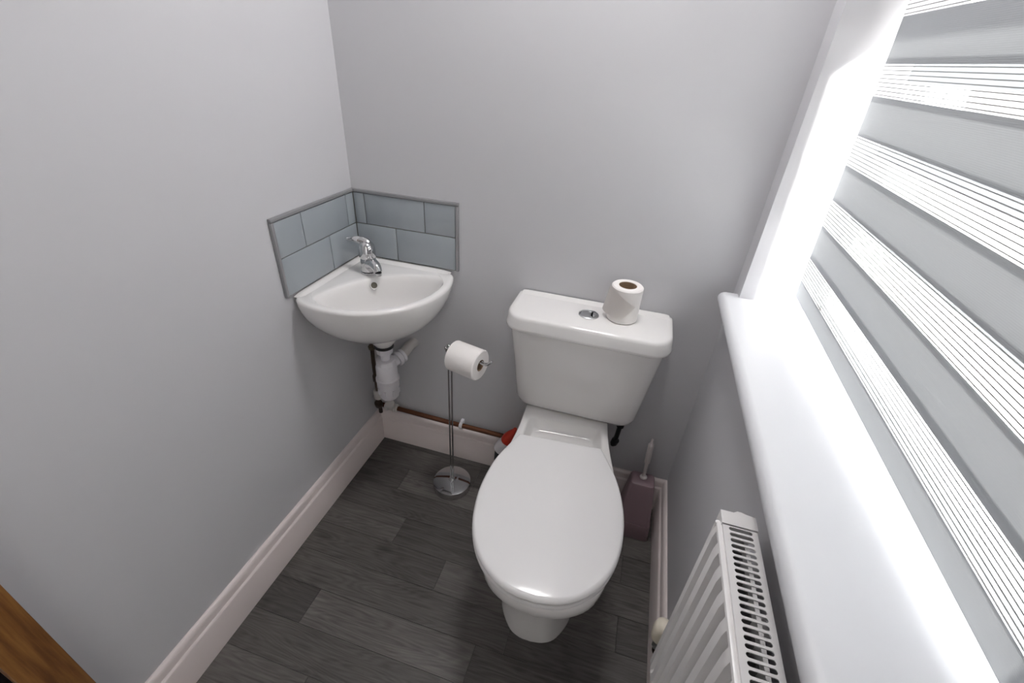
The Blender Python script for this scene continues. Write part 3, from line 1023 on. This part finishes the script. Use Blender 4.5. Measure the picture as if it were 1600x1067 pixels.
# free-standing roll holder
hx, hy = 0.3855, -0.160
ho = Thing('toilet_roll_stand', (hx, hy, 0), 'chrome free-standing toilet roll stand with a round base on the floor between basin and toilet', 'roll stand')
ho.part('base', lathe([(0.068, 0.0), (0.0705, 0.002), (0.0705, 0.026), (0.069, 0.0295), (0.062, 0.0315), (0.022, 0.0345), (0.001, 0.035)], (hx, hy, 0), seg=48), CHROME)
HD = Vector((0.972, -0.235, 0)).normalized()
HX = Vector((hx, hy, 0))
zA = 0.604
ho.part('foot_collar', lathe([(0.012, 0), (0.011, 0.006), (0.004, 0.009)], (hx, hy, 0.034), seg=20), CHROME)
for s in (-0.0062, 0.0062):
    ho.part('upright_rod', tube([HX + HD.cross(Vector((0, 0, 1))) * s * 0.2 + HD * s + Vector((0, 0, 0.034)), HX + HD * s + Vector((0, 0, zA - 0.012))], 0.0028, 10), CHROME)
# wire arm: two wires leave the rods, run through the core and meet in an upturned loop
side = HD.cross(Vector((0, 0, 1)))
def hp(l, s, z):
    return HX + HD * l + side * s + Vector((0, 0, z))
b = tube([hp(-0.006, 0, zA - 0.015), hp(-0.012, 0.004, zA + 0.012), hp(-0.010, 0.008, zA + 0.020), hp(0.006, 0.0045, zA + 0.012), hp(0.05, 0.0045, zA + 0.010), hp(0.108, 0.0045, zA + 0.010),
          hp(0.125, 0.0045, zA + 0.008), hp(0.140, 0.006, zA + 0.014), hp(0.150, 0.003, zA + 0.024), hp(0.151, 0.0, zA + 0.026), hp(0.150, -0.003, zA + 0.024), hp(0.140, -0.006, zA + 0.014), hp(0.125, -0.0045, zA + 0.008),
          hp(0.108, -0.0045, zA + 0.010), hp(0.05, -0.0045, zA + 0.010), hp(0.006, -0.0045, zA + 0.012), hp(-0.010, -0.008, zA + 0.020), hp(-0.012, -0.004, zA + 0.012), hp(0.006, 0, zA - 0.015)], 0.0030, 10, smooth=5)
ho.part('arm', b, CHROME, sharp=80)
# second roll, fuller and with a narrower core, hung on the arm
r2 = Thing('toilet_roll', (0, 0, 0), 'full white toilet roll hanging on the arm of the chrome roll stand', 'toilet roll')
r2.part('paper', roll_paper(0.0478, 0.0185, RH), PAPER)
r2.part('cardboard_core', roll_core(0.0185, RH), CARD, label='brown cardboard core')
for t_ in (r1, r2):
    t_.e['group'] = 'toilet rolls'
r2.e.rotation_mode = 'QUATERNION'
r2.e.rotation_quaternion = Vector((0, 0, 1)).rotation_difference(HD)
r2.e.location = HX + HD * 0.014 + Vector((0, 0, zA + 0.010 - 0.0125))

# ------------------------------------------------------------------ cleaner bottle behind the pan
bo = Thing('cleaner_bottle', (0.565, -0.07, 0), 'dark cleaner bottle with white neck and red cap on the floor behind the toilet pan', 'bottle')
bc = Vector((0.5535, -0.072, 0))
b = lathe([(0.030, 0.0), (0.034, 0.004), (0.034, 0.06), (0.0335, 0.13), (0.032, 0.155), (0.029, 0.170), (0.025, 0.176)], bc, seg=32, sy=0.8)
bo.part('bottle_body', b, BOTTLE)
b = loft([[bc + Vector((0.0345 * math.cos(a), 0.0345 * 0.8 * math.sin(a), z)) for a in [math.radians(-112 + 96 * k / 16) for k in range(17)]] for z in (0.03, 0.150)], False, False, closed=False)
bo.part('bottle_label', b, ORANGE)
nd = Vector((0.39, 0.0, 0.92)).normalized()
n0 = bc + Vector((-0.010, 0, 0.162))
bo.part('neck', lathe([(0.0275, 0.0), (0.0275, 0.012), (0.026, 0.032), (0.0235, 0.048), (0.022, 0.054)], n0, nd, 28), PLAST)
bo.part('cap', lathe([(0.0230, 0.053), (0.0235, 0.056), (0.0225, 0.074), (0.0165, 0.096), (0.0095, 0.112), (0.006, 0.126), (0.003, 0.128)], n0, nd, 28), REDC)

# ------------------------------------------------------------------ toilet brush in its holder
bh = Thing('brush_holder', (1.045, -0.115, 0), 'mauve plastic toilet brush holder on the floor right of the toilet', 'brush holder')
def hr(x0, x1, y0, y1, z, r=0.01):
    return ring(rrect(x0, x1, y0, y1, r, 5), z)
rings = [hr(0.985, 1.107, -0.166, -0.062, 0.0), hr(0.984, 1.108, -0.167, -0.061, 0.003), hr(0.989, 1.103, -0.164, -0.064, 0.068)]
bh.part('lower_shell', loft(rings, True, True), BRUSHP)
rings = [hr(0.9895, 1.1025, -0.1635, -0.0645, 0.069), hr(0.991, 1.101, -0.163, -0.065, 0.072), hr(1.003, 1.081, -0.154, -0.092, 0.238), hr(1.006, 1.078, -0.151, -0.095, 0.246), hr(1.012, 1.072, -0.146, -0.100, 0.249)]
bh.part('upper_shell', loft(rings, True, True), BRUSHP)
br = Thing('toilet_brush', (1.043, -0.118, 0.06), 'pale toilet brush handle sticking up out of the mauve holder', 'toilet brush')
h0 = Vector((1.0425, -0.118, 0.250))
hd_ = Vector((1.0365, -0.112, 0.412)) - h0
L_ = hd_.length
hd_ = hd_.normalized()
br.part('collar', lathe([(0.011, -0.002), (0.012, 0.001), (0.011, 0.005), (0.007, 0.007)], h0, hd_, 20), HANDLEP)
br.part('rod', lathe([(0.0052, -0.03), (0.0052, 0.062), (0.006, 0.066)], h0, hd_, 14), HANDLEP)
br.part('grip', lathe([(0.006, 0.062), (0.0085, 0.066), (0.0090, 0.10), (0.0085, L_ - 0.03), (0.0092, L_ - 0.022), (0.006, L_ - 0.016), (0.0035, L_ - 0.012), (0.0035, L_ - 0.002), (0.002, L_)], h0, hd_, 16), HANDLEP)

# ------------------------------------------------------------------ radiator
RZ = 0.80
ra = Thing('radiator', (1.09, -0.95, 0.30), 'white panel radiator with a slotted top grille on the wall below the window', 'radiator')
RX0, RX1 = 1.072, 1.1215
RY1, RY0 = -0.684, -1.055
RBZ = 0.335
# ribbed front panel (vertical channels)
prof = []
y = -0.703
x0 = 1.0635
prof.append((x0 + 0.004, y))
prof.append((x0, y - 0.003))
y -= 0.014
pitch = 0.037
while y - pitch > RY0:
    prof += [(x0, y), (x0 + 0.0085, y - 0.007), (x0 + 0.0085, y - 0.013), (x0, y - 0.020), (x0, y - pitch + 0.0001)]
    y -= pitch
prof += [(x0, RY0)]
b = bmesh.new()
vv = []
for z, dx in ((RBZ, 0.006), (RBZ + 0.006, 0.0), (RBZ + 0.02, 0.0), (RZ - 0.028, 0.0), (RZ - 0.012, 0.002), (RZ - 0.006, 0.006)):
    flat = z < RBZ + 0.015 or z > RZ - 0.02
    vv.append([b.verts.new(((x0 if flat else xx) + dx, yy, z)) for xx, yy in prof])
for i in range(len(vv) - 1):
    for j in range(len(prof) - 1):
        b.faces.new((vv[i][j], vv[i][j + 1], vv[i + 1][j + 1], vv[i + 1][j]))
ra.part('front_panel', b, RADW, sharp=30)
# edge seam of the panel
ra.part('panel_edge', tube([(x0 + 0.004, -0.7035, RBZ), (x0 + 0.004, -0.7035, RZ - 0.006)], 0.004, 10), RADW)
b = box(x0 + 0.001, x0 + 0.010, RY0, -0.7035, RZ - 0.010, RZ - 0.004, 0.003)
ra.part('panel_top_edge', b, RADW)
# convector fins and water panel behind
b = bmesh.new()
fin = []
y = -0.712
k = 0
while y > RY0:
    fin += [(1.082, y), (1.082, y - 0.010), (1.108, y - 0.014), (1.108, y - 0.026)]
    y -= 0.030
vv = [[b.verts.new((xx, yy, z)) for xx, yy in fin] for z in (RBZ + 0.03, RZ - 0.035)]
for j in range(len(fin) - 1):
    b.faces.new((vv[0][j], vv[0][j + 1], vv[1][j + 1], vv[1][j]))
ra.part('convector_fins', b, FINSHADE, label='convector fins inside, coloured dark for the shade in the slots')  # fins coloured darker so the slots read as shaded
b = box(1.112, 1.118, RY0, -0.705, RBZ + 0.02, RZ - 0.03)
ra.part('rear_panel', b, RADW)
# top grille with real slots
b = bmesh.new()
SX0, SX1 = 1.0805, 1.1140
sp_ = 0.0099
ys = -0.7128
gy0, gy1 = RY0, -0.709
def addq(p):
    b.faces.new([b.verts.new(q_) for q_ in p])
n_s = int((ys - RY0) / sp_)
def slot(yc, w=0.0064, n=6):
    pts = []
    r = w / 2
    for k in range(n + 1):
        a = math.radians(-90 + 180 * k / n)
        pts.append((SX1 - r + r * math.cos(a), yc + r * math.sin(a)))
    for k in range(n + 1):
        a = math.radians(90 + 180 * k / n)
        pts.append((SX0 + r + r * math.cos(a), yc + r * math.sin(a)))
    return pts
for i in range(n_s):
    yc = ys - sp_ * i - 0.0022
    ya, yb = yc + sp_ / 2, yc - sp_ / 2
    pts = slot(yc)
    # cell outline with the same vertex count
    outer = []
    for (px, py) in pts:
        dx_, dy_ = px - (SX0 + SX1) / 2, py - yc
        hx_, hy_ = (RX1 - RX0) / 2, sp_ / 2
        cx_ = (RX0 + RX1) / 2
        if abs(dx_) > (SX1 - SX0) / 2 - 0.0030:
            ox = RX1 if dx_ > 0 else RX0
            oy = yc + max(-1, min(1, dy_ / 0.0026)) * hy_
        else:
            ox = px
            oy = ya if dy_ > 0 else yb
        outer.append((ox, oy))
    top = [[b.verts.new((x_, y_, RZ)) for x_, y_ in o_] for o_ in (outer, pts)]
    low = [b.verts.new((x_, y_, RZ - 0.0018)) for x_, y_ in pts]
    n_ = len(pts)
    for j in range(n_):
        k2 = (j + 1) % n_
        try:
            b.faces.new((top[0][j], top[0][k2], top[1][k2], top[1][j]))
        except ValueError:
            pass
        b.faces.new((top[1][j], top[1][k2], low[k2], low[j]))
# folded sides
for x_, s in ((RX0, 1), (RX1, -1)):
    addq(((x_, gy1, RZ), (x_, RY0, RZ), (x_, RY0, RZ - 0.018), (x_, gy1, RZ - 0.018)))
bmesh.ops.remove_doubles(b, verts=b.verts[:], dist=0.00005)
ra.part('top_grille', b, RADW, sharp=30)
b = loft([[Vector((x_, y_, z_)) for x_, y_ in ((RX0 - 0.001, RY1), (RX0 - 0.001, -0.7085), (RX1 + 0.001, -0.7085), (RX1 + 0.001, RY1), (1.108, RY1 + 0.002), (1.102, RY1 + 0.004), (1.096, RY1 + 0.004), (1.090, RY1))] for z_ in (RZ - 0.022, RZ + 0.0008, RZ + 0.0018)])
ra.part('end_cap', b, RADW, sharp=20)
ra.part('side_panel', box(RX0, RX1, -0.7045, -0.7005, RBZ + 0.03, RZ - 0.015, 0.001), RADW)
b = box(1.118, W, -0.83, -0.80, 0.40, 0.74)
ra.part('wall_bracket', b, RADW)

# thermostatic valve at the bottom corner of the radiator
va = Thing('radiator_valve', (1.085, -0.655, 0.33), 'cream radiator valve head at the far lower corner of the radiator', 'valve')
va.part('valve_head', lathe([(0.012, 0.0), (0.019, 0.002), (0.020, 0.010), (0.020, 0.034), (0.017, 0.046), (0.010, 0.052), (0.002, 0.054)], (1.083, -0.650, 0.332), (0, 0.1, 1), 28), CREAM)
va.part('valve_body', lathe([(0.010, -0.03), (0.011, -0.028), (0.011, -0.004), (0.015, 0.0), (0.015, 0.004)], (1.083, -0.650, 0.330), (0, 0.1, 1), 8), STEEL)
va.part('valve_tail', tube([(1.083, -0.652, 0.312), (1.083, -0.71, 0.350)], 0.008, 10), STEEL)
va.part('feed_pipe', tube([(1.083, -0.652, 0.31), (1.083, -0.653, 0.285), (1.095, -0.655, 0.272), (1.1435, -0.656, 0.270)], 0.0065, 10, smooth=4), DARKM)

# ------------------------------------------------------------------ added fill lamps, unseen, to brighten the room
FILLM = bpy.data.materials.new('fill_light_diffuser')
FILLM.use_nodes = True
FILLM.node_tree.nodes['Principled BSDF'].inputs['Emission Color'].default_value = (1.0, 0.98, 0.97, 1)
FILLM.node_tree.nodes['Principled BSDF'].inputs['Emission Strength'].default_value = FILL
def fill_light(x, y, label, m):
    t = Thing('added_fill_light', (x, y, TOPZ), label, 'added fill light')
    t.part('rim', lathe([(0.150, 0.0), (0.152, -0.03), (0.140, -0.034)], (x, y, TOPZ), seg=40, cap1=False), UPVC)
    t.part('diffuser', lathe([(0.140, -0.030), (0.12, -0.044), (0.07, -0.056), (0.001, -0.060)], (x, y, TOPZ), seg=40, cap0=False), m)
fill_light(0.74, -0.27, 'added round fill light on the ceiling above the toilet, unseen', FILLM)
HALLM = FILLM.copy()
HALLM.node_tree.nodes['Principled BSDF'].inputs['Emission Strength'].default_value = HFILL
fill_light(0.70, -1.95, 'added round fill light on the hallway ceiling outside the door, unseen', HALLM)  # added light from the door side, out of view

# ------------------------------------------------------------------ outside
link('ground', box(1.41, 30, -20, 20, -0.6, -0.4), GROUND, kind='structure')
hs_ = Thing('neighbour_house', (11, 1.5, -0.4), 'red brick house seen dimly through the sheer bands of the blind', 'house')
hs_.part('wall', box(10.5, 15.5, -9.5, 3.0, -0.4, 3.4), BRICK)
b = loft([[Vector((10.1, y_, 3.35)), Vector((15.9, y_, 3.35)), Vector((13.0, y_, 5.2))] for y_ in (-9.7, 3.2)])
hs_.part('roof', b, ROOFM)
